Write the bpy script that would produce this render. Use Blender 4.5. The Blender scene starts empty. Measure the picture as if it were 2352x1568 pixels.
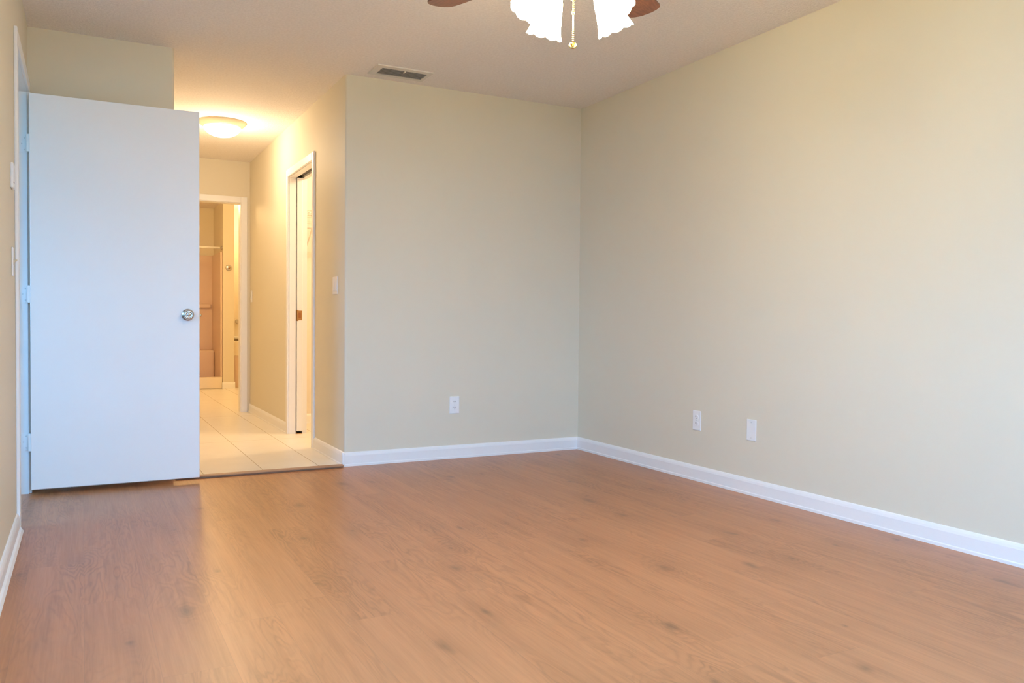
import bpy, bmesh, math, random
from mathutils import Vector, Matrix

random.seed(7)
scene = bpy.context.scene
COL = scene.collection
PI = math.pi
rad = math.radians

# ------------------------------------------------------------------ camera
CAM_F, CAM_YAW, CAM_PITCH, CAM_ROLL, CAM_H = 1890.55, 0.480816, -0.025160, 0.0086474, 0.92118
_f = Vector((math.sin(CAM_YAW)*math.cos(CAM_PITCH), math.cos(CAM_YAW)*math.cos(CAM_PITCH), math.sin(CAM_PITCH)))
_r = Vector((math.cos(CAM_YAW), -math.sin(CAM_YAW), 0))
_u = _r.cross(_f)
_r2 = _r*math.cos(CAM_ROLL) + _u*math.sin(CAM_ROLL)
_u2 = -_r*math.sin(CAM_ROLL) + _u*math.cos(CAM_ROLL)
cam_data = bpy.data.cameras.new('camera')
cam = bpy.data.objects.new('camera', cam_data)
COL.objects.link(cam)
cam.matrix_world = Matrix(((_r2.x, _u2.x, -_f.x, 0), (_r2.y, _u2.y, -_f.y, 0), (_r2.z, _u2.z, -_f.z, CAM_H), (0, 0, 0, 1)))
cam_data.sensor_fit = 'HORIZONTAL'
cam_data.sensor_width = 36.0
cam_data.lens = CAM_F/2352*36.0
cam_data.clip_start = 0.02
scene.camera = cam

# ------------------------------------------------------------------ light and exposure
scene.view_settings.view_transform = 'Standard'
scene.view_settings.look = 'None'
scene.view_settings.gamma = 1.0
scene.view_settings.use_curve_mapping = False
scene.view_settings.exposure = 0.10
scene.cycles.max_bounces = 14
scene.cycles.diffuse_bounces = 8
scene.cycles.sample_clamp_indirect = 6.0

SKY_COLOR, SKY_STRENGTH = (0.24, 0.525, 1.0), 22.5
world = bpy.data.worlds.new('daylight')
scene.world = world
world.use_nodes = True
bg = world.node_tree.nodes['Background']
bg.inputs[0].default_value = (*SKY_COLOR, 1)
_wt = world.node_tree
_tc = _wt.nodes.new('ShaderNodeTexCoord')
_sx = _wt.nodes.new('ShaderNodeSeparateXYZ')
_mr = _wt.nodes.new('ShaderNodeMapRange')           # sky brighter overhead than at the horizon
_mr.inputs[1].default_value, _mr.inputs[2].default_value = 0.05, 0.60
_mr.inputs[3].default_value, _mr.inputs[4].default_value = 0.75*SKY_STRENGTH, 1.35*SKY_STRENGTH
_wt.links.new(_tc.outputs['Generated'], _sx.inputs[0])
_wt.links.new(_sx.outputs['Z'], _mr.inputs[0])
_wt.links.new(_mr.outputs[0], bg.inputs[1])

FAN_BULB_W, FAN_COLOR, SHADE_EMIT = 0.5, (1.0, 0.81, 0.49), 68.0
HALL_W, HALL_COLOR, HALL_EMIT = 19.0, (1.0, 0.78, 0.52), 4.6
BATH_W, BATH_COLOR = 42.0, (1.0, 0.66, 0.30)
CLOSET_W, CLOSET_COLOR = 44.0, (1.0, 0.76, 0.48)


def lamp(name, kind, loc, watts, color, radius=0.03):
    d = bpy.data.lights.new(name, kind)
    d.energy = watts
    d.color = color
    if kind == 'POINT':
        d.shadow_soft_size = radius
    o = bpy.data.objects.new(name, d)
    COL.objects.link(o)
    o.location = loc
    return o


# windows out of the frame bring the sky in, two added for light (the area lamps are sampling portals only)
WIN_X0, WIN_X1, WIN_Z0, WIN_Z1, FRONT_Y = 0.10, 2.00, 0.75, 2.12, -0.45
WL_Y0, WL_Y1, WL_Z0, WL_Z1 = 1.60, 2.40, 0.95, 2.12

PW_Y0, PW_Y1, PW_Z0, PW_Z1 = 3.50, 4.25, 1.05, 2.10


def portal(name, loc, rot, sx, sy):
    d = bpy.data.lights.new(name, 'AREA')
    d.shape = 'RECTANGLE'
    d.size, d.size_y = sx, sy
    d.cycles.is_portal = True
    o = bpy.data.objects.new(name, d)
    COL.objects.link(o)
    o.location = loc
    o.rotation_euler = rot


portal('window_portal', ((WIN_X0+WIN_X1)/2, FRONT_Y-0.06, (WIN_Z0+WIN_Z1)/2), (rad(90), 0, 0), WIN_X1-WIN_X0, WIN_Z1-WIN_Z0)
portal('window_portal', (-1.86, (PW_Y0+PW_Y1)/2, (PW_Z0+PW_Z1)/2), (rad(90), 0, rad(-90)), PW_Y1-PW_Y0, PW_Z1-PW_Z0)
portal('window_portal', (-0.31, (WL_Y0+WL_Y1)/2, (WL_Z0+WL_Z1)/2), (rad(90), 0, rad(-90)), WL_Y1-WL_Y0, WL_Z1-WL_Z0)

# ------------------------------------------------------------------ room measures (metres)
CH = 2.44
WT = 0.11           # wall thickness
Y0 = 5.039          # back wall
X1 = 3.1715         # right wall
XH = 1.451          # right wall of the hall
XO = 0.463          # left wall of the hall
YE = 8.334          # end wall of the hall
XL = -0.252         # left wall
YC = 5.84, 6.60     # closet opening
YD = 4.115, 4.935   # bedroom door opening in the left wall


# ------------------------------------------------------------------ material helpers
class NT:
    def __init__(self, name):
        self.m = bpy.data.materials.new(name)
        self.m.use_nodes = True
        self.t = self.m.node_tree
        self.b = self.t.nodes['Principled BSDF']

    def n(self, typ, **kw):
        nd = self.t.nodes.new(typ)
        for k, v in kw.items():
            if k.startswith('i_'):
                nd.inputs[k[2:].replace('_', ' ')].default_value = v
            else:
                setattr(nd, k, v)
        return nd

    def link(self, a, b):
        self.t.links.new(a, b)

    def math(self, op, a, b=None, c=None, clamp=False):
        nd = self.t.nodes.new('ShaderNodeMath')
        nd.operation = op
        nd.use_clamp = clamp
        for i, v in enumerate((a, b, c)):
            if v is None:
                continue
            if isinstance(v, (int, float)):
                nd.inputs[i].default_value = v
            else:
                self.link(v, nd.inputs[i])
        return nd.outputs[0]

    def mix(self, fac, a, b):
        nd = self.t.nodes.new('ShaderNodeMix')
        nd.data_type = 'RGBA'
        for idx, v in ((0, fac), (6, a), (7, b)):
            if isinstance(v, (int, float)):
                nd.inputs[idx].default_value = v
            elif isinstance(v, tuple):
                nd.inputs[idx].default_value = (*v, 1)
            else:
                self.link(v, nd.inputs[idx])
        return nd.outputs[2]

    def coords(self):
        return self.t.nodes.new('ShaderNodeTexCoord').outputs['Object']

    def noise(self, vec, scale, detail=2.0, rough=0.5, dist=0.0):
        nd = self.t.nodes.new('ShaderNodeTexNoise')
        nd.inputs['Scale'].default_value = scale
        nd.inputs['Detail'].default_value = detail
        nd.inputs['Roughness'].default_value = rough
        nd.inputs['Distortion'].default_value = dist
        self.link(vec, nd.inputs['Vector'])
        return nd.outputs['Fac']

    def bump(self, height, strength, distance):
        nd = self.t.nodes.new('ShaderNodeBump')
        nd.inputs['Strength'].default_value = strength
        nd.inputs['Distance'].default_value = distance
        self.link(height, nd.inputs['Height'])
        self.link(nd.outputs[0], self.b.inputs['Normal'])

    def set(self, color=None, rough=None, metal=None, spec=None):
        if color is not None:
            if isinstance(color, tuple):
                self.b.inputs['Base Color'].default_value = (*color, 1)
            else:
                self.link(color, self.b.inputs['Base Color'])
        if rough is not None:
            if isinstance(rough, (int, float)):
                self.b.inputs['Roughness'].default_value = rough
            else:
                self.link(rough, self.b.inputs['Roughness'])
        if metal is not None:
            self.b.inputs['Metallic'].default_value = metal
        if spec is not None:
            self.b.inputs['Specular IOR Level'].default_value = spec
        return self


def plain(name, color, rough=0.5, metal=0.0, var=0.03, scale=30.0):
    """paint, plastic or metal with a faint mottling"""
    m = NT(name)
    f = m.noise(m.coords(), scale, 3)
    a = tuple(max(0, c*(1-var)) for c in color)
    b = tuple(min(1, c*(1+var)) for c in color)
    m.set(m.mix(f, a, b), rough, metal)
    return m.m


def wall_paint(name, color):
    m = NT(name)
    co = m.coords()
    f = m.noise(co, 1.3, 3)
    m.set(m.mix(f, tuple(c*0.985 for c in color), tuple(c*1.015 for c in color)), 0.6, spec=0.3)
    m.bump(m.noise(co, 140, 3), 0.10, 0.002)
    return m.m


def ceiling_mat():
    m = NT('popcorn_ceiling')
    co = m.coords()
    n1 = m.noise(co, 75, 4, 0.65)
    h = m.math('POWER', n1, 1.6)
    c = m.mix(m.math('MULTIPLY_ADD', n1, 2.0, -0.5, clamp=True), (0.83, 0.785, 0.755), (0.96, 0.915, 0.885))
    m.set(c, 0.9, spec=0.1)
    m.bump(h, 0.55, 0.012)
    return m.m


def wood_floor():
    m = NT('oak_plank_floor')
    co = m.coords()
    sep = m.n('ShaderNodeSeparateXYZ')
    m.link(co, sep.inputs[0])
    x, y = sep.outputs[0], sep.outputs[1]
    W_, L_ = 0.178, 1.22
    row = m.math('FLOOR', m.math('DIVIDE', x, W_))
    wn = m.n('ShaderNodeTexWhiteNoise', noise_dimensions='1D')
    m.link(row, wn.inputs['W'])
    off = m.math('MULTIPLY', wn.outputs['Value'], L_)
    yy = m.math('ADD', y, off)
    seg = m.math('FLOOR', m.math('DIVIDE', yy, L_))
    pid = m.math('MULTIPLY_ADD', seg, 7.31, m.math('MULTIPLY', row, 3.17))
    wn2 = m.n('ShaderNodeTexWhiteNoise', noise_dimensions='1D')
    m.link(pid, wn2.inputs['W'])
    tone = wn2.outputs['Value']

    def vec(sx, sy, zoff):
        cb = m.n('ShaderNodeCombineXYZ')
        m.link(m.math('MULTIPLY', x, sx), cb.inputs[0])
        m.link(m.math('MULTIPLY', y, sy), cb.inputs[1])
        m.link(m.math('MULTIPLY', pid, zoff), cb.inputs[2])
        return cb.outputs[0]
    # knots
    vor = m.n('ShaderNodeTexVoronoi', feature='F1', voronoi_dimensions='2D')
    vor.inputs['Scale'].default_value = 1.0
    kv = m.n('ShaderNodeVectorMath', operation='ADD')
    m.link(vec(3.0, 1.5, 0.0), kv.inputs[0])
    kn = m.n('ShaderNodeTexNoise')
    kn.inputs['Scale'].default_value = 9.0
    m.link(co, kn.inputs['Vector'])
    ks = m.n('ShaderNodeVectorMath', operation='SCALE')
    ks.inputs['Scale'].default_value = 0.14
    m.link(kn.outputs['Color'], ks.inputs[0])
    m.link(ks.outputs[0], kv.inputs[1])
    m.link(kv.outputs[0], vor.inputs['Vector'])
    kd = vor.outputs['Distance']
    ksep = m.n('ShaderNodeSeparateXYZ')
    m.link(vor.outputs['Color'], ksep.inputs[0])
    krad = m.math('MULTIPLY_ADD', ksep.outputs[0], 0.10, 0.012)
    knot = m.math('SUBTRACT', 1.0, m.math('DIVIDE', kd, krad), clamp=True)
    knot = m.math('POWER', knot, 1.3)
    halo = m.math('SUBTRACT', 1.0, m.math('DIVIDE', kd, 0.42), clamp=True)
    halo = m.math('MULTIPLY', halo, halo)
    # cathedral rings
    base = m.noise(vec(7.0, 1.0, 1.0), 1.0, 3, 0.55, 0.40)
    warp = m.noise(vec(22, 13, 1.0), 1.0, 2)
    ring = m.math('MULTIPLY_ADD', warp, 0.05, m.math('ADD', base, m.math('MULTIPLY', halo, 0.30)))
    s = m.math('SINE', m.math('MULTIPLY', ring, 115.0))
    s = m.math('MULTIPLY_ADD', s, 0.5, 0.5)
    s = m.math('POWER', s, 2.0)
    patch = m.math('MULTIPLY_ADD', m.noise(vec(5, 1.1, 1.7), 1.0, 2), 3.2, -1.25, clamp=True)
    s = m.math('MULTIPLY', s, patch)
    fine = m.noise(vec(170, 5, 1.0), 1.0, 3, 0.6)
    streak = m.noise(vec(26, 1.0, 1.0), 1.0, 3, 0.6)
    dark = m.math('MULTIPLY', s, 0.38)
    dark = m.math('MULTIPLY_ADD', m.math('SUBTRACT', fine, 0.12), 0.40, dark)
    dark = m.math('MULTIPLY_ADD', m.math('SUBTRACT', streak, 0.5), 0.9, dark)
    dark = m.math('MULTIPLY_ADD', m.math('SUBTRACT', tone, 0.5), 0.10, dark)
    dark = m.math('MULTIPLY_ADD', halo, 0.22, dark, clamp=True)
    c = m.mix(dark, FLOOR_LIGHT, FLOOR_DARK)
    c = m.mix(m.math('MULTIPLY', knot, 0.70), c, (0.15, 0.068, 0.030))
    # seams
    fx = m.math('ABSOLUTE', m.math('SUBTRACT', m.math('FRACT', m.math('DIVIDE', x, W_)), 0.5))
    sx = m.math('GREATER_THAN', fx, 0.5-0.0011/W_)
    fy = m.math('ABSOLUTE', m.math('SUBTRACT', m.math('FRACT', m.math('DIVIDE', yy, L_)), 0.5))
    sy = m.math('GREATER_THAN', fy, 0.5-0.0011/L_)
    seam = m.math('MAXIMUM', sx, sy)
    c = m.mix(m.math('MULTIPLY', seam, 0.20), c, (0.16, 0.09, 0.05))
    m.set(c, m.math('MULTIPLY_ADD', fine, 0.10, 0.29), spec=0.65)
    m.bump(m.math('MULTIPLY_ADD', seam, -1.0, m.math('MULTIPLY', fine, 0.25)), 0.12, 0.0015)
    return m.m


def tile_floor():
    m = NT('cream_floor_tile')
    co = m.coords()
    sep = m.n('ShaderNodeSeparateXYZ')
    m.link(co, sep.inputs[0])
    T, TL = 0.340, 1.66

    def joint(v, o, w, T):
        q = m.math('FRACT', m.math('DIVIDE', m.math('ADD', v, o), T))
        return m.math('GREATER_THAN', m.math('ABSOLUTE', m.math('SUBTRACT', q, 0.5)), 0.5-w/T)
    jx = joint(sep.outputs[0], -0.284+0.34, 0.0024, T)
    jy = joint(sep.outputs[1], -6.370+1.66*5, 0.0022, TL)
    j = m.math('MAXIMUM', jx, jy)
    f = m.noise(co, 7, 4)
    c = m.mix(f, (0.78, 0.73, 0.64), (0.86, 0.81, 0.72))
    m.set(m.mix(j, c, (0.50, 0.41, 0.29)), m.math('MULTIPLY_ADD', j, 0.5, 0.30))
    m.bump(j, -0.2, 0.002)
    return m.m


def blade_wood():
    m = NT('fan_blade_wood')
    co = m.coords()
    mp = m.n('ShaderNodeMapping')
    mp.inputs['Scale'].default_value = (3.0, 22.0, 4.0)
    m.link(co, mp.inputs[0])
    base = m.noise(mp.outputs[0], 1.0, 2, 0.5, 0.4)
    s = m.math('MULTIPLY_ADD', m.math('SINE', m.math('MULTIPLY', base, 60.0)), 0.5, 0.5)
    mp2 = m.n('ShaderNodeMapping')
    mp2.inputs['Scale'].default_value = (12.0, 260.0, 12.0)
    m.link(co, mp2.inputs[0])
    fine = m.noise(mp2.outputs[0], 1.0, 2)
    d = m.math('MULTIPLY_ADD', s, 0.5, m.math('MULTIPLY', fine, 0.5), clamp=True)
    m.set(m.mix(d, (0.20, 0.075, 0.036), (0.095, 0.032, 0.014)), 0.35)
    return m.m


def emitting(name, base, color, strength, rough=0.3):
    m = NT(name)
    f = m.noise(m.coords(), 12, 2)
    m.set(m.mix(f, tuple(c*0.97 for c in base), base), rough)
    m.b.inputs['Emission Color'].default_value = (*color, 1)
    m.b.inputs['Emission Strength'].default_value = strength
    return m.m


FLOOR_LIGHT, FLOOR_DARK = (0.485, 0.206, 0.083), (0.20, 0.077, 0.028)
M_WALL = wall_paint('beige_wall_paint', (0.74, 0.685, 0.555))
M_CEIL = ceiling_mat()
M_FLOOR = wood_floor()
M_TILE = tile_floor()
M_TRIM = plain('white_trim_paint', (0.88, 0.875, 0.87), 0.38, var=0.01)
M_DOOR = plain('white_door_paint', (0.88, 0.875, 0.87), 0.42, var=0.012, scale=6)
M_PLASTIC = plain('white_plastic', (0.86, 0.86, 0.86), 0.35, var=0.01)
M_SLOT = plain('dark_slot', (0.10, 0.095, 0.09), 0.6)
M_NICKEL = plain('satin_nickel', (0.62, 0.59, 0.56), 0.24, 1.0, var=0.03)
M_BRASS = plain('polished_brass', (0.80, 0.56, 0.22), 0.2, 1.0, var=0.05)
M_DARKBRASS = plain('aged_brass', (0.42, 0.24, 0.10), 0.4, 1.0, var=0.12, scale=80)
M_PAN = plain('cream_lamp_pan', (0.70, 0.60, 0.44), 0.4)
M_BLADE = blade_wood()
M_SHADE = emitting('milk_glass_shade', (0.9, 0.88, 0.84), FAN_COLOR, SHADE_EMIT)
M_BULB = emitting('lit_bulb', (0.9, 0.9, 0.85), (1.0, 0.84, 0.62), 14.0)
M_DOME = emitting('milk_glass_dome', (0.9, 0.88, 0.82), HALL_COLOR, HALL_EMIT)
M_STRIP = plain('transition_strip_wood', (0.40, 0.215, 0.12), 0.45, var=0.15, scale=18)
M_VENTFRAME = plain('vent_frame_paint', (0.74, 0.71, 0.66), 0.45, var=0.02)
M_LOUVRE = plain('grey_louvre_metal', (0.23, 0.225, 0.225), 0.45, 0.0)
M_DUCT_SHADE = plain('duct_shade_dark', (0.03, 0.03, 0.032), 0.8)
M_FIBER = plain('tan_fibreglass', (0.72, 0.56, 0.44), 0.35, var=0.02, scale=8)
M_CREAM = plain('cream_acrylic', (0.84, 0.74, 0.58), 0.25, var=0.01)
M_WIRE = plain('white_coated_wire', (0.88, 0.87, 0.84), 0.35)
M_GROUND = plain('lawn_grass', (0.07, 0.10, 0.035), 0.9, var=0.1, scale=4)
M_FRAME = plain('window_aluminium', (0.80, 0.80, 0.80), 0.4)
M_SCREW = plain('plate_screw', (0.70, 0.70, 0.70), 0.35, 0.3)


def glass_pane():
    m = bpy.data.materials.new('window_glass')
    m.use_nodes = True
    t = m.node_tree
    t.nodes.clear()
    o = t.nodes.new('ShaderNodeOutputMaterial')
    tr = t.nodes.new('ShaderNodeBsdfTransparent')
    tr.inputs[0].default_value = (0.96, 0.98, 0.97, 1)
    gl = t.nodes.new('ShaderNodeBsdfGlossy')
    gl.inputs['Roughness'].default_value = 0.02
    mx = t.nodes.new('ShaderNodeMixShader')
    mx.inputs[0].default_value = 0.05
    t.links.new(tr.outputs[0], mx.inputs[1])
    t.links.new(gl.outputs[0], mx.inputs[2])
    t.links.new(mx.outputs[0], o.inputs[0])
    return m


M_GLASS = glass_pane()


# ------------------------------------------------------------------ mesh builder
class MB:
    def __init__(self):
        self.bm = bmesh.new()

    def box(self, a, b, bevel=0.0, seg=2):
        x0, x1 = sorted((a[0], b[0])); y0, y1 = sorted((a[1], b[1])); z0, z1 = sorted((a[2], b[2]))
        vs = [self.bm.verts.new(p) for p in ((x0, y0, z0), (x1, y0, z0), (x1, y1, z0), (x0, y1, z0),
                                            (x0, y0, z1), (x1, y0, z1), (x1, y1, z1), (x0, y1, z1))]
        fs = [self.bm.faces.new([vs[i] for i in q]) for q in
              ((3, 2, 1, 0), (4, 5, 6, 7), (0, 1, 5, 4), (1, 2, 6, 5), (2, 3, 7, 6), (3, 0, 4, 7))]
        if bevel > 0:
            es = list({e for f in fs for e in f.edges})
            bmesh.ops.bevel(self.bm, geom=es, offset=bevel, segments=seg, affect='EDGES', profile=0.5)
        return self

    def prism(self, profile, p0, p1, up=(0, 0, 1), out=None, smooth=False):
        """sweep a closed 2-D profile (out, up) from p0 to p1"""
        p0, p1, up = Vector(p0), Vector(p1), Vector(up)
        out = Vector(out)
        r0 = [self.bm.verts.new(p0 + out*a + up*b) for a, b in profile]
        r1 = [self.bm.verts.new(p1 + out*a + up*b) for a, b in profile]
        n = len(profile)
        for i in range(n):
            f = self.bm.faces.new((r0[i], r0[(i+1) % n], r1[(i+1) % n], r1[i]))
            f.smooth = smooth
        self.bm.faces.new(list(reversed(r0)))
        self.bm.faces.new(r1)
        return self

    def lathe(self, prof, mat=None, seg=32, ripple=None, smooth=True):
        """prof: list of (radius, height); mat: Matrix to place; ripple(t, a) -> (dr, dz)"""
        mat = mat or Matrix.Identity(4)
        rings = []
        n = len(prof)
        for i, (r, h) in enumerate(prof):
            if r < 1e-6:
                rings.append([self.bm.verts.new(mat @ Vector((0, 0, h)))])
                continue
            ring = []
            for k in range(seg):
                a = 2*PI*k/seg
                dr, dz = ripple(i/(n-1), a) if ripple else (0, 0)
                ring.append(self.bm.verts.new(mat @ Vector(((r+dr)*math.cos(a), (r+dr)*math.sin(a), h+dz))))
            rings.append(ring)
        for A, B in zip(rings, rings[1:]):
            for k in range(seg):
                k2 = (k+1) % seg
                if len(A) == 1 and len(B) == 1:
                    continue
                if len(A) == 1:
                    f = self.bm.faces.new((A[0], B[k], B[k2]))
                elif len(B) == 1:
                    f = self.bm.faces.new((A[k], B[0], A[k2]))
                else:
                    f = self.bm.faces.new((A[k], B[k], B[k2], A[k2]))
                f.smooth = smooth
        return self

    def tube(self, pts, r, seg=10, caps=True):
        pts = [Vector(p) for p in pts]
        rings = []
        prev = None
        for i, p in enumerate(pts):
            d = (pts[min(i+1, len(pts)-1)] - pts[max(i-1, 0)]).normalized()
            if prev is None:
                a = Vector((0, 0, 1)) if abs(d.z) < 0.9 else Vector((1, 0, 0))
                u = d.cross(a).normalized()
            else:
                u = (prev - d*prev.dot(d)).normalized()
            prev = u
            v = d.cross(u)
            rr = r[i] if isinstance(r, (list, tuple)) else r
            rings.append([self.bm.verts.new(p + (u*math.cos(2*PI*k/seg) + v*math.sin(2*PI*k/seg))*rr) for k in range(seg)])
        for A, B in zip(rings, rings[1:]):
            for k in range(seg):
                f = self.bm.faces.new((A[k], A[(k+1) % seg], B[(k+1) % seg], B[k]))
                f.smooth = True
        if caps:
            self.bm.faces.new(list(reversed(rings[0])))
            self.bm.faces.new(rings[-1])
        return self

    def ball(self, c, r, scale=(1, 1, 1), seg=16):
        res = bmesh.ops.create_uvsphere(self.bm, u_segments=seg, v_segments=seg//2+2, radius=r)
        for v in res['verts']:
            v.co = Vector((v.co.x*scale[0], v.co.y*scale[1], v.co.z*scale[2])) + Vector(c)
            for f in v.link_faces:
                f.smooth = True
        return self

    def build(self, name, mat, parent=None, origin=None):
        bmesh.ops.recalc_face_normals(self.bm, faces=self.bm.faces[:])
        if origin is not None:
            bmesh.ops.translate(self.bm, verts=self.bm.verts[:], vec=-Vector(origin))
        me = bpy.data.meshes.new(name)
        self.bm.to_mesh(me)
        self.bm.free()
        me.materials.append(mat)
        o = bpy.data.objects.new(name, me)
        COL.objects.link(o)
        if origin is not None:
            o.location = origin
        if parent is not None:
            o.parent = parent
            base = Vector(world_loc(parent))
            o.location = Vector(o.location) - base
        return o


def world_loc(o):
    p = Vector(o.location)
    while o.parent:
        o = o.parent
        p += Vector(o.location)
    return p


def tag(o, label, cat, group=None):
    o['label'] = label
    o['category'] = cat
    if group:
        o['group'] = group
    return o


def thing(name, loc, label, cat, group=None):
    o = bpy.data.objects.new(name, None)
    o.empty_display_size = 0.05
    COL.objects.link(o)
    o.location = loc
    return tag(o, label, cat, group)


def struct(o, label=None, cat=None):
    o['kind'] = 'structure'
    if label:
        o['label'] = label
    if cat:
        o['category'] = cat
    return o


def copy_tree(o, parent=None, delta=None):
    c = o.copy()
    COL.objects.link(c)
    if parent is not None:
        c.parent = parent
    if delta is not None:
        c.location = Vector(o.location) + Vector(delta)
    for ch in list(o.children):
        copy_tree(ch, c)
    return c


# ------------------------------------------------------------------ floors and ceiling
struct(MB().box((XL-WT, FRONT_Y-0.10, -0.10), (X1+0.12, Y0-0.010, 0.0)).box((-1.9, 3.3, -0.10), (XL-WT, Y0-0.010, 0.0)).build('floor', M_FLOOR),
       'light oak plank floor of the empty room', 'floor')
struct(MB().box((-0.35, Y0-0.010, -0.10), (X1+0.12, 12.3, 0.006)).build('floor_hall', M_TILE),
       'cream square tile floor of the hallway beyond the brown strip', 'floor')
struct(MB().box((XL-WT, FRONT_Y-0.10, CH), (X1+0.12, 12.3, CH+0.10)).box((-1.9, 3.3, CH), (XL-WT, Y0+WT, CH+0.10)).build('ceiling', M_CEIL),
       'pale popcorn textured ceiling over room and hallway', 'ceiling')

# ------------------------------------------------------------------ walls
struct(MB().box((X1, FRONT_Y-0.10, 0), (X1+WT, Y0+WT, CH)).build('wall_right', M_WALL), 'long beige wall on the right of the room', 'wall')
def wall_prism(pts):
    b = MB()
    lo = [b.bm.verts.new((x, y, 0)) for x, y in pts]
    hi = [b.bm.verts.new((x, y, CH)) for x, y in pts]
    n = len(pts)
    for i in range(n):
        b.bm.faces.new((lo[i], lo[(i+1) % n], hi[(i+1) % n], hi[i]))
    b.bm.faces.new(lo)
    b.bm.faces.new(hi)
    return b


CR = 0.014
arc = [(XH+CR-CR*math.sin(a), Y0+CR-CR*math.cos(a)) for a in [PI/2*k/6 for k in range(7)]]
struct(wall_prism([(X1, Y0)] + arc + [(XH, Y0+WT), (X1, Y0+WT)]).build('wall_back', M_WALL), 'beige wall facing the camera, right of the hallway', 'wall')
arc = [(XO-CR+CR*math.sin(a), Y0+CR-CR*math.cos(a)) for a in [PI/2*k/6 for k in range(7)]]
struct(wall_prism([(XL-WT, Y0)] + arc + [(XO, Y0+WT), (XL-WT, Y0+WT)]).build('wall_back_left', M_WALL), 'short beige wall behind the open white door', 'wall')
w = MB()
w.box((XL-WT, FRONT_Y-0.10, 0), (XL, WL_Y0, CH))
w.box((XL-WT, WL_Y1, 0), (XL, YD[0]-0.02, CH))
w.box((XL-WT, WL_Y0, 0), (XL, WL_Y1, WL_Z0))
w.box((XL-WT, WL_Y0, WL_Z1), (XL, WL_Y1, CH))
w.box((XL-WT, YD[0]-0.02, 2.085), (XL, YD[1]+0.02, CH))
w.box((XL-WT, YD[1]+0.02, 0), (XL, Y0, CH))
struct(w.build('wall_left', M_WALL), 'beige wall at the left edge with the door opening', 'wall')
# the wall behind the camera with the glazed door opening
w = MB()
w.box((XL-WT, FRONT_Y-0.10, 0), (WIN_X0, FRONT_Y, CH))
w.box((WIN_X1, FRONT_Y-0.10, 0), (X1, FRONT_Y, CH))
w.box((WIN_X0, FRONT_Y-0.10, WIN_Z1), (WIN_X1, FRONT_Y, CH))
w.box((WIN_X0, FRONT_Y-0.10, 0), (WIN_X1, FRONT_Y, WIN_Z0))
struct(w.build('wall_front', M_WALL), 'beige wall behind the camera with a wide glazed opening', 'wall')
w = MB()
for a in (WIN_X0, (WIN_X0+WIN_X1)/2-0.025, WIN_X1-0.05):
    w.box((a, FRONT_Y-0.085, WIN_Z0), (a+0.05, FRONT_Y-0.035, WIN_Z1))
w.box((WIN_X0, FRONT_Y-0.085, WIN_Z0), (WIN_X1, FRONT_Y-0.035, WIN_Z0+0.05))
w.box((WIN_X0, FRONT_Y-0.085, WIN_Z1-0.05), (WIN_X1, FRONT_Y-0.035, WIN_Z1))
win = struct(w.build('window_1', M_FRAME), 'wide sliding window behind the camera', 'window')
for a, b in ((WIN_X0+0.05, (WIN_X0+WIN_X1)/2-0.025), ((WIN_X0+WIN_X1)/2+0.025, WIN_X1-0.05)):
    MB().box((a, FRONT_Y-0.062, WIN_Z0+0.05), (b, FRONT_Y-0.058, WIN_Z1-0.05)).build('pane', M_GLASS, win)
struct(MB().box((-14, -14, -0.16), (14, 14, -0.105)).build('ground', M_GROUND), 'grass outside the window behind the camera', 'ground')
w = MB()
for a in (WL_Y0, (WL_Y0+WL_Y1)/2-0.02, WL_Y1-0.04):
    w.box((XL-0.085, a, WL_Z0), (XL-0.035, a+0.04, WL_Z1))
w.box((XL-0.085, WL_Y0, WL_Z0), (XL-0.035, WL_Y1, WL_Z0+0.04))
w.box((XL-0.085, WL_Y0, WL_Z1-0.04), (XL-0.035, WL_Y1, WL_Z1))
added_win2 = struct(w.build('added_window_2', M_FRAME), 'added unseen window in the left wall for more daylight', 'window')  # added window, unseen, brings more blue daylight onto the right wall
for a, b in ((WL_Y0+0.04, (WL_Y0+WL_Y1)/2-0.02), ((WL_Y0+WL_Y1)/2+0.02, WL_Y1-0.04)):
    MB().box((XL-0.062, a, WL_Z0+0.04), (XL-0.058, b, WL_Z1-0.04)).build('pane', M_GLASS, added_win2)
# the passage on the other side of the left wall
w = MB()
w.box((-1.9, 3.3, 0), (-1.8, PW_Y0, CH))
w.box((-1.9, PW_Y1, 0), (-1.8, Y0+WT, CH))
w.box((-1.9, PW_Y0, 0), (-1.8, PW_Y1, PW_Z0))
w.box((-1.9, PW_Y0, PW_Z1), (-1.8, PW_Y1, CH))
w.box((-1.8, 3.3, 0), (XL-WT, 3.4, CH))
w.box((-1.8, Y0, 0), (XL-WT, Y0+WT, CH))
struct(w.build('wall_passage', M_WALL), 'beige walls of the passage past the door opening', 'wall')
w = MB()
for a in (PW_Y0, PW_Y1-0.04):
    w.box((-1.88, a, PW_Z0), (-1.83, a+0.04, PW_Z1))
for a in (PW_Z0, (PW_Z0+PW_Z1)/2-0.02, PW_Z1-0.04):
    w.box((-1.88, PW_Y0, a), (-1.83, PW_Y1, a+0.04))
added_win3 = struct(w.build('added_window_3', M_FRAME), 'added unseen window in the passage to light the door jamb', 'window')  # added window, unseen, put in to brighten the jamb and door
MB().box((-1.857, PW_Y0+0.04, PW_Z0+0.04), (-1.853, PW_Y1-0.04, PW_Z1-0.04)).build('pane', M_GLASS, added_win3)

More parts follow.
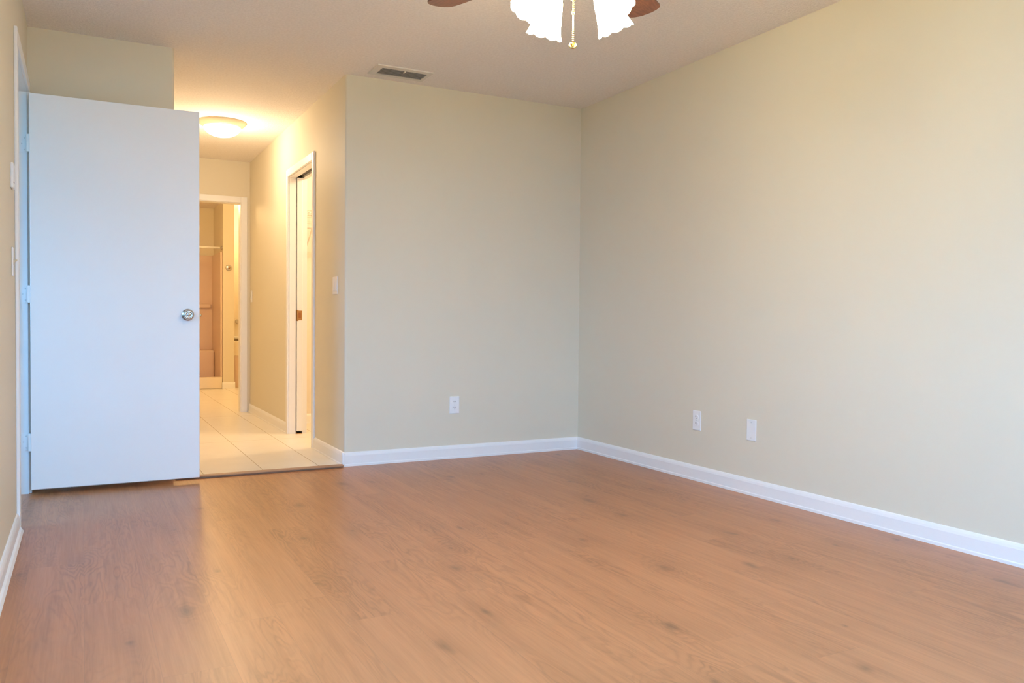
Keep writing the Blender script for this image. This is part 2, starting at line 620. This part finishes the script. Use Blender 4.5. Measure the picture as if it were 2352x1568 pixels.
# unseen hedges, added to block the low sky at the windows
M_SKY_BLOCKER = plain('sky_blocker_green', (0.035, 0.06, 0.02), 0.8, var=0.4, scale=9)
for nm, a, b, lb in (('sky_blocker', (-9, -8.6, -0.16), (10, -7.6, 1.1), 'added green bank cutting low sky at the window behind the camera'),
                     ('sky_blocker', (-8.4, -7.5, -0.16), (-7.4, 12, 1.1), 'added green bank cutting low sky on the left side')):
    w = MB().box(a, b)
    bmesh.ops.subdivide_edges(w.bm, edges=w.bm.edges[:], cuts=24, use_grid_fill=True)
    for v in w.bm.verts:
        if v.co.z > 0:
            v.co += Vector((random.uniform(-1, 1), random.uniform(-1, 1), random.uniform(-1, 0.6)))*0.14
    struct(w.build(nm, M_SKY_BLOCKER), lb, 'sky_blocker')

# hallway
XB = XH + 0.14
w = MB()
w.box((XH, Y0+WT, 0), (XB, YC[0]-0.02, CH))
w.box((XH, YC[0]-0.02, 2.06), (XB, YC[1]+0.02, CH))
w.box((XH, YC[1]+0.02, 0), (XH+0.052, YE, CH))
w.box((XH+0.102, YC[1]+0.02, 0), (XB, YE, CH))
struct(w.build('wall_hall_right', M_WALL), 'beige hallway wall with the closet opening', 'wall')
struct(MB().box((XO-WT, Y0+WT, 0), (XO, YE, CH)).build('wall_hall_left', M_WALL), 'beige hallway wall hidden behind the open door', 'wall')
BX0, BX1, BZ = 0.62, 1.362, 2.036
w = MB()
w.box((XO-WT, YE, 0), (BX0-0.02, YE+WT, CH))
w.box((BX1+0.02, YE, 0), (3.0, YE+WT, CH))
w.box((BX0-0.02, YE, BZ+0.02), (BX1+0.02, YE+WT, CH))
struct(w.build('wall_hall_end', M_WALL), 'beige end wall of the hallway around the bathroom doorway', 'wall')
# closet shell
w = MB()
w.box((XB, 7.24, 0), (X1, 7.35, CH))
w.box((X1-0.02, Y0+WT, 0), (X1+0.08, 7.24, CH))
struct(w.build('wall_closet', plain('closet_white_paint', (0.80, 0.74, 0.66), 0.6)), 'pale wall inside the closet', 'wall')
# bathroom shell
w = MB()
w.box((XO-WT-0.1, YE+WT, 0), (XO-WT, 12.2, CH))
w.box((XO-WT, 12.1, 0), (X1, 12.2, CH))
w.box((2.9, YE+WT, 0), (3.0, 12.1, CH))
struct(w.build('wall_bath', M_WALL), 'beige outer walls of the bathroom', 'wall')
struct(MB().box((1.619, 11.23, 0), (1.757, 12.1, CH)).build('wall_bath_stub', M_WALL), 'narrow beige wall end between the shower and the tub', 'wall')

# ------------------------------------------------------------------ baseboards
BBH = 0.088
BB = [(0, 0), (0.016, 0), (0.016, 0.012), (0.0125, 0.016), (0.0125, BBH-0.022), (0.010, BBH-0.012), (0.006, BBH-0.004), (0, BBH)]


def baseboard(name, p0, p1, out, label):
    return struct(MB().prism(BB, p0, p1, out=out).build(name, M_TRIM), label, 'baseboard')


baseboard('baseboard_right', (X1, FRONT_Y, 0), (X1, Y0, 0), (-1, 0, 0), 'white baseboard along the long right wall')
w = MB()
w.prism(BB, (XH-0.016, Y0, 0), (X1, Y0, 0), out=(0, -1, 0))
struct(w.build('baseboard_back', M_TRIM), 'white baseboard under the wall facing the camera', 'baseboard')
w = MB()
LB = [(0, 0), (0.024, 0), (0.026, 0.010), (0.020, 0.022), (0.0125, 0.028), (0.0125, BBH-0.022), (0.010, BBH-0.012), (0.006, BBH-0.004), (0, BBH)]
w.prism(LB, (XL, FRONT_Y, 0), (XL, YD[0]-0.072, 0), out=(1, 0, 0))
struct(w.build('baseboard_left', M_TRIM), 'white baseboard with rounded shoe moulding at the left edge', 'baseboard')
baseboard('baseboard_hall_near', (XH, Y0-0.016, 0.0), (XH, YC[0]-0.060, 0.0), (-1, 0, 0), 'white baseboard at the mouth of the hallway under the switch')
baseboard('baseboard_hall_far', (XH, YC[1]+0.060, 0.0), (XH, YE, 0.0), (-1, 0, 0), 'cream lit baseboard between closet and bathroom doorway')
w = MB()
w.prism(BB, (1.619-0.012, 11.23, 0.0), (1.757+0.012, 11.23, 0.0), out=(0, -1, 0))
struct(w.build('baseboard_bath', M_TRIM), 'short baseboard on the narrow bathroom wall end', 'baseboard')
baseboard('baseboard_closet', (XB, 7.24, 0.0), (X1-0.02, 7.24, 0.0), (0, -1, 0), 'white baseboard inside the closet')

# ------------------------------------------------------------------ door frames
CT = 0.014


def casing_bar(w, a, b):
    w.box(a, b, 0.004, 2)


# bedroom door in the left wall
w = MB()
zt = 2.075
casing_bar(w, (XL, YD[0]-0.072, 0), (XL+CT, YD[0]-0.010, zt+0.062))
casing_bar(w, (XL, YD[1]+0.008, 0), (XL+CT, YD[1]+0.066, zt+0.062))
casing_bar(w, (XL, YD[0]-0.010, zt+0.002), (XL+CT, YD[1]+0.008, zt+0.062))
cas = struct(w.build('trim_1', M_TRIM), 'white casing around the bedroom door opening at left', 'door frame')
w = MB()
w.box((XL-WT-0.002, YD[0]-0.02, 0), (XL+0.001, YD[0], zt))
w.box((XL-WT-0.002, YD[1], 0), (XL+0.001, YD[1]+0.02, zt))
w.box((XL-WT-0.002, YD[0]-0.02, zt), (XL+0.001, YD[1]+0.02, zt+0.009))
w.build('jamb', M_TRIM, cas)
w = MB()
w.box((XL-0.075, YD[1]-0.012, 0), (XL-0.040, YD[1], zt))
w.box((XL-0.075, YD[0], 0), (XL-0.040, YD[0]+0.012, zt))
w.box((XL-0.075, YD[0]+0.012, zt-0.012), (XL-0.040, YD[1]-0.012, zt))
w.build('door_stop', M_TRIM, cas)

# closet opening with pocket door
w = MB()
zt2 = 2.036
casing_bar(w, (XH-0.015, YC[0]-0.060, 0.006), (XH, YC[0]-0.004, zt2+0.062))
casing_bar(w, (XH-0.015, YC[1]+0.004, 0.006), (XH, YC[1]+0.060, zt2+0.062))
casing_bar(w, (XH-0.015, YC[0]-0.004, zt2+0.004), (XH, YC[1]+0.004, zt2+0.062))
cas = struct(w.build('trim_2', M_TRIM), 'white casing around the closet opening in the hallway', 'door frame')
w = MB()
w.box((XH, YC[0]-0.018, 0.006), (XB, YC[0], zt2))
w.box((XH, YC[1], 0.006), (XH+0.052, YC[1]+0.018, zt2))
w.box((XH+0.104, YC[1], 0.006), (XB, YC[1]+0.018, zt2))
w.box((XH, YC[0]-0.018, zt2), (XH+0.052, YC[1]+0.018, zt2+0.022))
w.box((XH+0.104, YC[0]-0.018, zt2), (XB, YC[1]+0.018, zt2+0.022))
w.build('jamb', M_TRIM, cas)
w = MB()
w.box((XH+0.053, YC[0]-0.015, zt2+0.016), (XH+0.103, YC[1]+0.60, zt2+0.021))
w.build('track', M_SLOT, cas)

# bathroom doorway
w = MB()
casing_bar(w, (BX1+0.004, YE-0.015, 0.006), (BX1+0.062, YE, BZ+0.062))
casing_bar(w, (BX0-0.062, YE-0.015, 0.006), (BX0-0.004, YE, BZ+0.062))
casing_bar(w, (BX0-0.004, YE-0.015, BZ+0.004), (BX1+0.004, YE, BZ+0.062))
cas = struct(w.build('trim_3', M_TRIM), 'cream lit casing around the bathroom doorway', 'door frame')
w = MB()
w.box((BX1, YE, 0.006), (BX1+0.018, YE+WT+0.002, BZ))
w.box((BX0-0.018, YE, 0.006), (BX0, YE+WT+0.002, BZ))
w.box((BX0-0.018, YE, BZ), (BX1+0.018, YE+WT+0.002, BZ+0.018))
w.build('jamb', M_TRIM, cas)

# ------------------------------------------------------------------ the open bedroom door
DX0, DX1, DY0, DY1, DZ0, DZ1 = -0.2385, 0.5785, 4.880, 4.915, 0.029, 2.061
door = struct(MB().box((DX0, DY0, DZ0), (DX1, DY1, DZ1), 0.003, 2).build('door_1', M_DOOR),
              'flat white slab door standing open against the back wall', 'door')


def knob_profile(sign):
    return [(0.0001, 0.0), (0.033, 0.0), (0.033, 0.004), (0.030, 0.009), (0.016, 0.011), (0.0125, 0.016), (0.0125, 0.026),
            (0.018, 0.032), (0.0245, 0.037), (0.0272, 0.046), (0.0265, 0.055), (0.022, 0.0605), (0.0165, 0.0625),
            (0.0155, 0.0600), (0.0080, 0.0595), (0.0070, 0.0615), (0.0, 0.0620)]


KX, KZ = 0.5165, 0.938
for s in (-1, 1):
    ax = Matrix.Translation((KX, DY0 if s < 0 else DY1, KZ)) @ Matrix.Rotation(rad(90 if s < 0 else -90), 4, 'X')
    k = MB().lathe(knob_profile(s), ax, 40).build('knob', M_NICKEL, door)
    k['label'] = 'round satin nickel door knob'
latch = MB().box((DX1, 4.889, KZ-0.028), (DX1+0.0015, 4.906, KZ+0.028)).box((DX1, 4.891, KZ-0.008), (DX1+0.011, 4.904, KZ+0.008), 0.002).build('latch', M_DARKBRASS, door)
latch['label'] = 'small brass latch on the free edge of the door'
for zc in (1.808, 1.037, 0.272):
    h = MB()
    h.box((XL-0.034, YD[1]-0.0025, zc-0.0445), (XL+0.004, YD[1]-0.0003, zc+0.0445))
    h.box((DX0-0.0025, DY0+0.002, zc-0.0445), (DX0-0.0002, DY1+0.001, zc+0.0445))
    h.tube([(DX0-0.006, DY1+0.008, zc-0.0445), (DX0-0.006, DY1+0.008, zc+0.0445)], 0.0062, 12)
    h.box((DX0-0.012, DY0+0.008, zc-0.0445), (DX0-0.0002, DY1+0.006, zc+0.0445), 0.001)
    hg = h.build('hinge', M_TRIM, door)
    s = MB()
    for dx, dz in ((-0.010, -0.030), (-0.022, 0.0), (-0.010, 0.030)):
        s.lathe([(0.0, 0.0007), (0.003, 0.0005), (0.0035, 0)], Matrix.Translation((XL+dx, YD[1]-0.0025, zc+dz)) @ Matrix.Rotation(rad(90), 4, 'X'), 10)
    s.build('screw', M_SCREW, hg)

# pocket door of the closet
PX0, PX1 = XH+0.059, XH+0.1035
pdoor = struct(MB().box((PX0, YC[1]-0.006, 0.026), (PX1, YC[1]+0.70, zt2+0.004), 0.002).build('door_2', M_TRIM),
               'white pocket door slid back into the closet wall', 'door')
p = MB()
p.box((PX0+0.001, YC[1]-0.0085, 0.912), (PX1-0.004, YC[1]-0.006, 0.987), 0.0008)
p.box((PX0-0.0015, YC[1]-0.0075, 0.905), (PX0+0.012, YC[1]+0.030, 0.992), 0.001)
pl = p.build('latch_plate', M_DARKBRASS, pdoor)
pl['label'] = 'aged brass latch plate on the door edge'
MB().box((PX0+0.012, YC[1]-0.0095, 0.930), (PX1-0.014, YC[1]-0.0084, 0.970)).build('latch_bolt', plain('worn_copper', (0.34, 0.15, 0.07), 0.45, 1.0), pl)
MB().box((PX0-0.003, YC[1]-0.045, zt2-0.010), (PX1+0.002, YC[1]-0.008, zt2-0.004)).build('hanger_bracket', M_TRIM, pdoor)
g = MB().box((XH+0.054, YC[1]-0.020, 0.006), (PX1-0.004, YC[1]+0.05, 0.011)).box((XH+0.053, YC[1]-0.004, 0.006), (XH+0.058, YC[1]+0.05, 0.022)).build('floor_guide', M_DARKBRASS, pdoor)

# ------------------------------------------------------------------ transition strip between planks and tile
prof = [(-0.020, 0.0), (-0.020, 0.005), (-0.031, 0.006), (-0.033, 0.0095), (-0.030, 0.0135), (-0.022, 0.0165), (-0.008, 0.0185), (0.010, 0.0165), (0.018, 0.010), (0.018, 0.006), (0.0, 0.006), (0.0, 0.0)]
ts = MB().prism(prof, (XO+0.002, Y0-0.010, 0), (XH-0.0165, Y0-0.010, 0), out=(0, 1, 0)).build('transition_strip', M_STRIP)
tag(ts, 'brown wooden transition strip between oak planks and hallway tile', 'floor strip')


# ------------------------------------------------------------------ electrical plates
def place(o, loc, rz):
    o.location = loc
    o.rotation_euler = (0, 0, rz)


def plate_bm(w=0.070, h=0.114, t=0.0055):
    return MB().box((-w/2, -t, -h/2), (w/2, 0, h/2), 0.0028, 3)


def screw_at(parent, x, z, y=-0.0055):
    return MB().lathe([(0.0, 0.0012), (0.0026, 0.0010), (0.0032, 0.0)], Matrix.Translation((x, y, z)) @ Matrix.Rotation(rad(90), 4, 'X'), 12).build('screw', M_SCREW, parent)


def make_outlet(label):
    t = thing('wall_outlet', (0, 0, 0), label, 'outlet', 'duplex outlets low on the walls')
    plate_bm().build('wall_plate', M_PLASTIC, t)
    for dz in (0.0195, -0.0195):
        b = MB()
        pr = []
        for k in range(28):
            a = 2*PI*k/28
            pr.append((max(-0.0172, min(0.0172, 0.0185*math.cos(a))), 0.0152*math.sin(a)))
        r0 = [b.bm.verts.new((x, -0.0050, z+dz)) for x, z in pr]
        r1 = [b.bm.verts.new((x, -0.0075, z+dz)) for x, z in pr]
        n = len(pr)
        for i in range(n):
            b.bm.faces.new((r0[i], r0[(i+1) % n], r1[(i+1) % n], r1[i]))
        b.bm.faces.new(r1)
        rc = b.build('receptacle', M_PLASTIC, t)
        s = MB()
        s.box((-0.0075, -0.0079, dz+0.0005), (-0.0052, -0.0074, dz+0.0090))
        s.box((0.0052, -0.0079, dz+0.0012), (0.0072, -0.0074, dz+0.0083))
        s.lathe([(0.0, 0.0005), (0.0024, 0.0005), (0.0024, 0.0)], Matrix.Translation((0, -0.0074, dz-0.0065)) @ Matrix.Rotation(rad(90), 4, 'X'), 12)
        s.build('slot', M_SLOT, rc)
    screw_at(t, 0, 0)
    return t


out1 = make_outlet('white duplex outlet on the wall facing the camera')
place(out1, (2.198, Y0, 0.3565), 0)
out2 = copy_tree(out1)
place(out2, (X1, 3.7385, 0.3505), rad(-90))
tag(out2, 'white duplex outlet on the long right wall, left of the blank plate', 'outlet', 'duplex outlets low on the walls')

bp_ = thing('blank_plate', (0, 0, 0), 'blank white cover plate low on the long right wall', 'wall plate')
plate_bm().build('wall_plate', M_PLASTIC, bp_)
screw_at(bp_, 0, 0.042)
screw_at(bp_, 0, -0.042)
place(bp_, (X1, 3.297, 0.348), rad(-90))


def rocker_bm(x):
    b = MB()
    b.box((x-0.0165, -0.0062, -0.033), (x+0.0165, -0.0050, 0.033), 0.0005, 1)
    vs = [(-0.0145, -0.0062, -0.031), (0.0145, -0.0062, -0.031), (0.0145, -0.0062, 0.031), (-0.0145, -0.0062, 0.031)]
    b.prism([(0.0062, -0.031), (0.0115, -0.031), (0.0078, 0.0), (0.0066, 0.031), (0.0062, 0.031)], (x-0.0145, 0, 0), (x+0.0145, 0, 0), out=(0, -1, 0))
    return b


sw = thing('rocker_switch', (0, 0, 0), 'white double rocker switch on the hallway wall near the corner', 'light switch')
plate_bm(0.116).build('wall_plate', M_PLASTIC, sw)
for x in (-0.023, 0.023):
    rocker_bm(x).build('rocker', M_PLASTIC, sw)
place(sw, (XH, 5.252, 1.1385), rad(-90))
sw2 = thing('hallway_switch', (0, 0, 0), 'cream lit switch plate at the far end of the hallway beside the bathroom doorway', 'light switch')
plate_bm().build('wall_plate', M_PLASTIC, sw2)
rocker_bm(0).build('rocker', M_PLASTIC, sw2)
place(sw2, (XH, 8.235, 1.135), rad(-90))

# switch and thermostat on the left wall
ls = thing('toggle_switch', (0, 0, 0), 'white toggle switch on the left wall just under the thermostat', 'light switch')
plate_bm(0.072, 0.116).build('wall_plate', M_PLASTIC, ls)
MB().box((-0.005, -0.0062, -0.012), (0.005, -0.005, 0.012)).prism([(0.006, -0.005), (0.018, 0.004), (0.018, 0.010), (0.006, 0.006)], (-0.0045, 0, 0), (0.0045, 0, 0), out=(0, -1, 0)).build('toggle', plain('yellowed_toggle', (0.66, 0.56, 0.34), 0.4), ls)
place(ls, (XL, 3.89, 1.142), rad(90))
th = thing('thermostat', (0, 0, 0), 'slim white thermostat on the left wall beside the door casing', 'thermostat')
MB().box((-0.040, -0.011, -0.050), (0.040, 0, 0.050), 0.004, 3).build('housing', M_PLASTIC, th)
MB().box((-0.030, -0.0125, -0.030), (-0.010, -0.011, -0.026)).build('lever', M_SLOT, th)
place(th, (XL, 3.86, 1.482), rad(90))

# ------------------------------------------------------------------ ceiling vent
VX0, VX1, VY0, VY1 = 1.562, 1.917, 4.742, 4.948
IX0, IX1, IY0, IY1 = 1.604, 1.893, 4.787, 4.915
vt = thing('air_vent', ((VX0+VX1)/2, (VY0+VY1)/2, CH), 'rectangular ceiling air vent with grey louvres above the back wall', 'vent')
w = MB()
zf = CH-0.007
for a, b in (((VX0, VY0), (VX1, IY0)), ((VX0, IY1), (VX1, VY1)), ((VX0, IY0), (IX0, IY1)), ((IX1, IY0), (VX1, IY1))):
    w.box((a[0], a[1], zf), (b[0], b[1], CH))
w.build('frame', M_VENTFRAME, vt)
MB().box((IX0, IY0, CH-0.0015), (IX1, IY1, CH-0.0005)).build('duct_shade', M_DUCT_SHADE, vt)  # flat near-black sheet stands in for the shaded opening
nl = 5
for i in range(nl):
    yc = IY0+0.006 + (IY1-IY0-0.012)*(i+0.5)/nl
    w = MB()
    w.prism([(-0.0062, -0.0052), (-0.0060, -0.0046), (0.0062, -0.0062), (0.0060, -0.0068)], (IX0, yc, CH), (IX1, yc, CH), out=(0, 1, 0))
    w.build('louvre', M_LOUVRE, vt)
MB().box(((IX0+IX1)/2-0.003, IY0, CH-0.012), ((IX0+IX1)/2+0.003, IY0+0.030, CH-0.004)).build('damper_lever', M_VENTFRAME, vt)

# ------------------------------------------------------------------ hallway ceiling light
HL = Vector((0.965, 6.735, CH))
hl = thing('flush_ceiling_light', HL, 'lit round flush ceiling light in the hallway', 'ceiling light')
T = Matrix.Translation(HL)
MB().lathe([(0.0, 0.0), (0.180, 0.0), (0.181, -0.006), (0.172, -0.014), (0.166, -0.022), (0.150, -0.034), (0.140, -0.040), (0.132, -0.040), (0.130, -0.028), (0.0, -0.026)], T, 56).build('pan', M_PAN, hl)
MB().lathe([(0.131, -0.034), (0.138, -0.046), (0.130, -0.066), (0.108, -0.088), (0.076, -0.104), (0.040, -0.113), (0.0, -0.116)], T, 56).build('glass_dome', M_DOME, hl)
MB().lathe([(0.010, -0.114), (0.010, -0.1175), (0.006, -0.1195), (0.0, -0.120)], T, 16).build('finial', M_PAN, hl)
lamp('hallway_lamp_light', 'POINT', (HL.x, HL.y, CH-0.19), HALL_W, HALL_COLOR, 0.10)

# ------------------------------------------------------------------ ceiling fan
FX, FY = 1.450, 2.360
fan = thing('ceiling_fan', (FX, FY, CH), 'brass ceiling fan with brown wooden blades and four lit glass shades', 'ceiling fan')
FT = Matrix.Translation((FX, FY, 0))
MB().lathe([(0.0, CH), (0.075, CH), (0.078, CH-0.012), (0.070, CH-0.040), (0.045, CH-0.060), (0.018, CH-0.068), (0.0, CH-0.068)], FT, 40).build('canopy', M_BRASS, fan)
MB().lathe([(0.0, 2.39), (0.0125, 2.39), (0.0125, 2.325), (0.0, 2.325)], FT, 20).build('downrod', M_BRASS, fan)
MB().lathe([(0.0, 2.335), (0.035, 2.333), (0.060, 2.318), (0.105, 2.305), (0.128, 2.285), (0.132, 2.250), (0.126, 2.215), (0.110, 2.195), (0.108, 2.180), (0.085, 2.165), (0.0, 2.160)], FT, 48).build('motor_housing', M_BRASS, fan)
MB().lathe([(0.0, 2.162), (0.050, 2.162), (0.056, 2.150), (0.056, 2.105), (0.045, 2.090), (0.058, 2.078), (0.066, 2.055), (0.060, 2.032), (0.040, 2.016), (0.016, 2.008), (0.014, 1.995), (0.008, 1.988), (0.0, 1.986)], FT, 40).build('light_hub', M_BRASS, fan)
ZB = 2.163


def blade_mesh():
    """blade along +X, root at .20, tip at .66"""
    b = MB()
    outline = []
    R0, R1 = 0.205, 0.662
    for x, hw in ((R0, 0.046), (0.26, 0.052), (0.36, 0.060), (0.48, 0.067), (0.585, 0.071)):
        outline.append((x, hw))
    tip = [(0.620, 0.0695), (0.638, 0.064), (0.650, 0.050), (0.657, 0.034), (0.661, 0.017), (0.662, 0.0)]
    outline += tip
    full = outline + [(x, -y) for x, y in reversed(outline[:-1])]
    top = [b.bm.verts.new((x, y, 0.003)) for x, y in full]
    bot = [b.bm.verts.new((x, y, -0.003)) for x, y in full]
    b.bm.faces.new(top)
    b.bm.faces.new(list(reversed(bot)))
    n = len(full)
    for i in range(n):
        b.bm.faces.new((top[i], bot[i], bot[(i+1) % n], top[(i+1) % n]))
    return b


def iron_mesh():
    b = MB()
    b.tube([(0.095, 0, 0.022), (0.135, 0, 0.014), (0.175, 0, -0.002), (0.21, 0, -0.008)], [0.009, 0.008, 0.008, 0.007], 10)
    b.box((0.200, -0.030, -0.0085), (0.285, 0.030, -0.0032), 0.002)
    for x, y in ((0.225, 0.0), (0.265, 0.018), (0.265, -0.018)):
        b.ball((x, y, -0.009), 0.005, (1, 1, 0.5), 10)
    return b


bm0 = blade_mesh().build('blade', M_BLADE)
im0 = iron_mesh().build('blade_iron', M_BRASS)
for i in range(5):
    bl = bm0 if i == 0 else bm0.copy()
    ir = im0 if i == 0 else im0.copy()
    if i:
        COL.objects.link(bl)
        COL.objects.link(ir)
    bl.parent = fan
    bl.location = (0, 0, ZB-CH-(0.006, 0.032, 0.0, 0.008, 0.004)[i])
    bl.rotation_euler = (rad(-9), 0, rad((32.0, 111.5, 179.0, 250.0, 321.0)[i]))
    ir.parent = bl

# four arms, fitters and bell shades
AZ = (-4, 88, 161, 266)


SH_PROF = [(0.0270, 0.0), (0.0320, 0.006), (0.0370, 0.018), (0.0410, 0.036), (0.0440, 0.056), (0.0475, 0.078), (0.0515, 0.098), (0.0560, 0.115), (0.0600, 0.128), (0.0630, 0.136)]
SH_PROF = SH_PROF + [(r-0.003, h) for r, h in reversed(SH_PROF)]


def shade_ripple(t, a):
    n = len(SH_PROF)
    i = t*(n-1)
    half = n/2
    tt = i/(half-1) if i < half else (n-1-i)/(half-1)
    k = max(0.0, (tt-0.70)/0.30)
    return (0.0010*k*abs(math.sin(a*4.5)), 0.0070*k*k*(abs(math.sin(a*4.5))-0.6))


TILT = 26.0
for az in AZ:
    d = Vector((math.sin(rad(az)), math.cos(rad(az)), 0))
    top = Vector((FX, FY, 2.040)) + d*0.116
    axis = (Vector((0, 0, -1))*math.cos(rad(TILT)) + d*math.sin(rad(TILT))).normalized()
    q = Vector((0, 0, 1)).rotation_difference(axis).to_matrix().to_4x4()
    P = Matrix.Translation(top) @ q
    pts = [Vector((FX, FY, 2.060)) + d*0.055, Vector((FX, FY, 2.078)) + d*0.074, Vector((FX, FY, 2.082)) + d*0.090,
           Vector((FX, FY, 2.070)) + d*0.102, top - axis*0.012]
    MB().tube(pts, 0.0075, 12).build('arm', M_BRASS, fan)
    MB().lathe([(0.0, -0.022), (0.012, -0.022), (0.020, -0.016), (0.030, -0.006), (0.0315, 0.004), (0.0295, 0.006), (0.0, 0.004)], P, 28).build('shade_fitter', M_BRASS, fan)
    sh = MB().lathe(SH_PROF, P, 108, shade_ripple).build('lamp_shade', M_SHADE, fan)
    MB().ball(top + axis*0.062, 0.022, (1, 1, 1.2), 16).build('bulb', M_BULB, sh)
    lamp('fan_bulb_light', 'POINT', top + axis*0.102, FAN_BULB_W, FAN_COLOR, 0.022)

ch = MB()
ch.tube([(FX, FY, 1.990), (FX, FY, 1.846)], 0.0022, 8)
z = 1.985
while z > 1.850:
    ch.ball((FX, FY, z), 0.0031, (1, 1, 1), 8)
    z -= 0.0062
chain = ch.build('pull_chain', M_BRASS, fan)
MB().lathe([(0.0, 1.952), (0.004, 1.951), (0.0052, 1.946), (0.004, 1.940), (0.0, 1.939)], FT, 14).build('chain_connector', M_BRASS, chain)
fq = Matrix.Translation((FX, FY, 1.8375)) @ Matrix.Rotation(rad(62), 4, 'X') @ Matrix.Rotation(rad(-25), 4, 'Y')
MB().lathe([(0.0, -0.005), (0.009, -0.005), (0.0125, -0.002), (0.0135, 0.0), (0.0128, 0.0025), (0.0110, 0.0042), (0.0060, 0.0050), (0.0, 0.0052)], fq, 28).ball((FX-0.009, FY-0.004, 1.8415), 0.0048, (1, 1, 1), 12).build('pull_fob', M_BRASS, chain)  # small ball shapes the white highlight at the fob's left

# ------------------------------------------------------------------ closet: wire shelf and light
wsf = thing('wire_shelf', (2.2, 7.1, 1.80), 'white wire shelf on the closet wall seen through the opening', 'wire shelf')
w = MB()
xa, xb = XB+0.01, X1-0.04
for yy, zz in ((7.225, 1.830), (7.10, 1.830), (6.93, 1.830), (6.93, 1.775), (6.93, 1.725)):
    w.tube([(xa, yy, zz), (xb, yy, zz)], 0.0045, 8)
xx = xa+0.01
while xx < xb:
    w.tube([(xx, 7.225, 1.834), (xx, 6.93, 1.834), (xx, 6.93, 1.777)], 0.0022, 6)
    xx += 0.028
w.build('wire_deck', M_WIRE, wsf)
w = MB()
w.tube([(xa, 6.945, 1.690), (xb, 6.945, 1.690)], 0.014, 14)
w.build('hanging_rod', M_WIRE, wsf)
for xk in (1.74, 2.35, 2.95):
    MB().tube([(xk, 6.94, 1.785), (xk, 7.05, 1.690), (xk, 7.232, 1.560)], 0.006, 8).tube([(xk, 6.93, 1.74), (xk, 6.945, 1.72)], 0.005, 8).build('brace', M_WIRE, wsf)
lamp('closet_lamp_light', 'POINT', (2.30, 6.1, 2.30), CLOSET_W, CLOSET_COLOR, 0.10)

# ------------------------------------------------------------------ bathroom: shower, rod, hook, tub, lamp
shw = thing('shower_stall', (1.0, 11.6, 0.006), 'tan fibreglass shower stall seen through the bathroom doorway', 'shower')
w = MB()
w.box((0.46, 12.07, 0.05), (1.617, 12.098, 1.785), 0.006)
w.box((1.590, 11.27, 0.05), (1.617, 12.07, 1.785), 0.006)
w.box((0.46, 11.27, 0.05), (0.487, 12.07, 1.785), 0.006)
w.box((0.487, 11.27, 0.006), (1.590, 12.07, 0.05))
w.build('surround', M_FIBER, shw)
MB().box((0.46, 11.235, 0.006), (1.612, 11.33, 0.155), 0.012, 3).build('curb', M_CREAM, shw)
MB().box((1.30, 11.78, 0.05), (1.590, 12.07, 0.49), 0.03, 4).build('seat', M_FIBER, shw)
MB().box((1.34, 12.02, 1.06), (1.575, 12.07, 1.12), 0.012, 3).build('soap_ledge', M_FIBER, shw)
rod = thing('shower_rod', (1.0, 11.30, 1.84), 'pale shower curtain rod across the top of the stall', 'curtain rod')
MB().tube([(0.36, 11.30, 1.838), (1.588, 11.30, 1.838)], 0.014, 14).build('pole', M_WIRE, rod)
MB().lathe([(0.0, 0.0), (0.028, 0.0), (0.028, 0.006), (0.018, 0.014), (0.0, 0.014)], Matrix.Translation((1.618, 11.30, 1.838)) @ Matrix.Rotation(rad(-90), 4, 'Y'), 20).build('flange', M_NICKEL, rod)
hk = thing('robe_hook', (1.688, 11.23, 1.578), 'round bronze robe hook high on the narrow bathroom wall end', 'hook')
HM = Matrix.Translation((1.688, 11.23, 1.578)) @ Matrix.Rotation(rad(90), 4, 'X')
MB().lathe([(0.0, 0.0), (0.040, 0.0), (0.040, 0.006), (0.034, 0.012), (0.020, 0.016), (0.0, 0.017)], HM, 28).build('rosette', M_NICKEL, hk)
MB().tube([(1.688, 11.215, 1.575), (1.688, 11.185, 1.566), (1.690, 11.170, 1.580)], [0.009, 0.008, 0.010], 12).build('peg', M_DARKBRASS, hk)
tub = thing('bathtub', (2.3, 11.7, 0.006), 'tan bathtub front right of the narrow wall end', 'bathtub')
MB().box((1.760, 11.37, 0.006), (2.898, 11.41, 0.43), 0.006).build('apron', M_FIBER, tub)
w = MB()
w.box((1.760, 11.355, 0.43), (2.898, 11.46, 0.62), 0.010, 3)
w.box((1.760, 12.00, 0.43), (2.898, 12.075, 0.60), 0.010, 3)
w.box((1.762, 11.42, 0.10), (2.895, 12.06, 0.13))
w.build('rim', M_CREAM, tub)
w = MB()
w.box((1.760, 12.075, 0.455), (2.898, 12.098, 2.15), 0.004)
w.build('surround_panel', M_CREAM, tub)
MB().box((1.765, 11.93, 0.640), (2.20, 12.075, 0.668), 0.008, 3).build('ledge', M_TRIM, tub)
MB().tube([(1.93, 12.075, 0.878), (1.93, 12.02, 0.878)], [0.030, 0.024], 16).build('tap_handle', M_NICKEL, tub)
lamp('bathroom_lamp_light', 'POINT', (1.05, 9.6, 2.25), BATH_W, BATH_COLOR, 0.12)
lamp('tub_fill_light', 'POINT', (2.25, 11.60, 2.25), BATH_W*0.45, (1.0, 0.76, 0.40), 0.10)  # added fill that brightens the tub panel, no fixture here
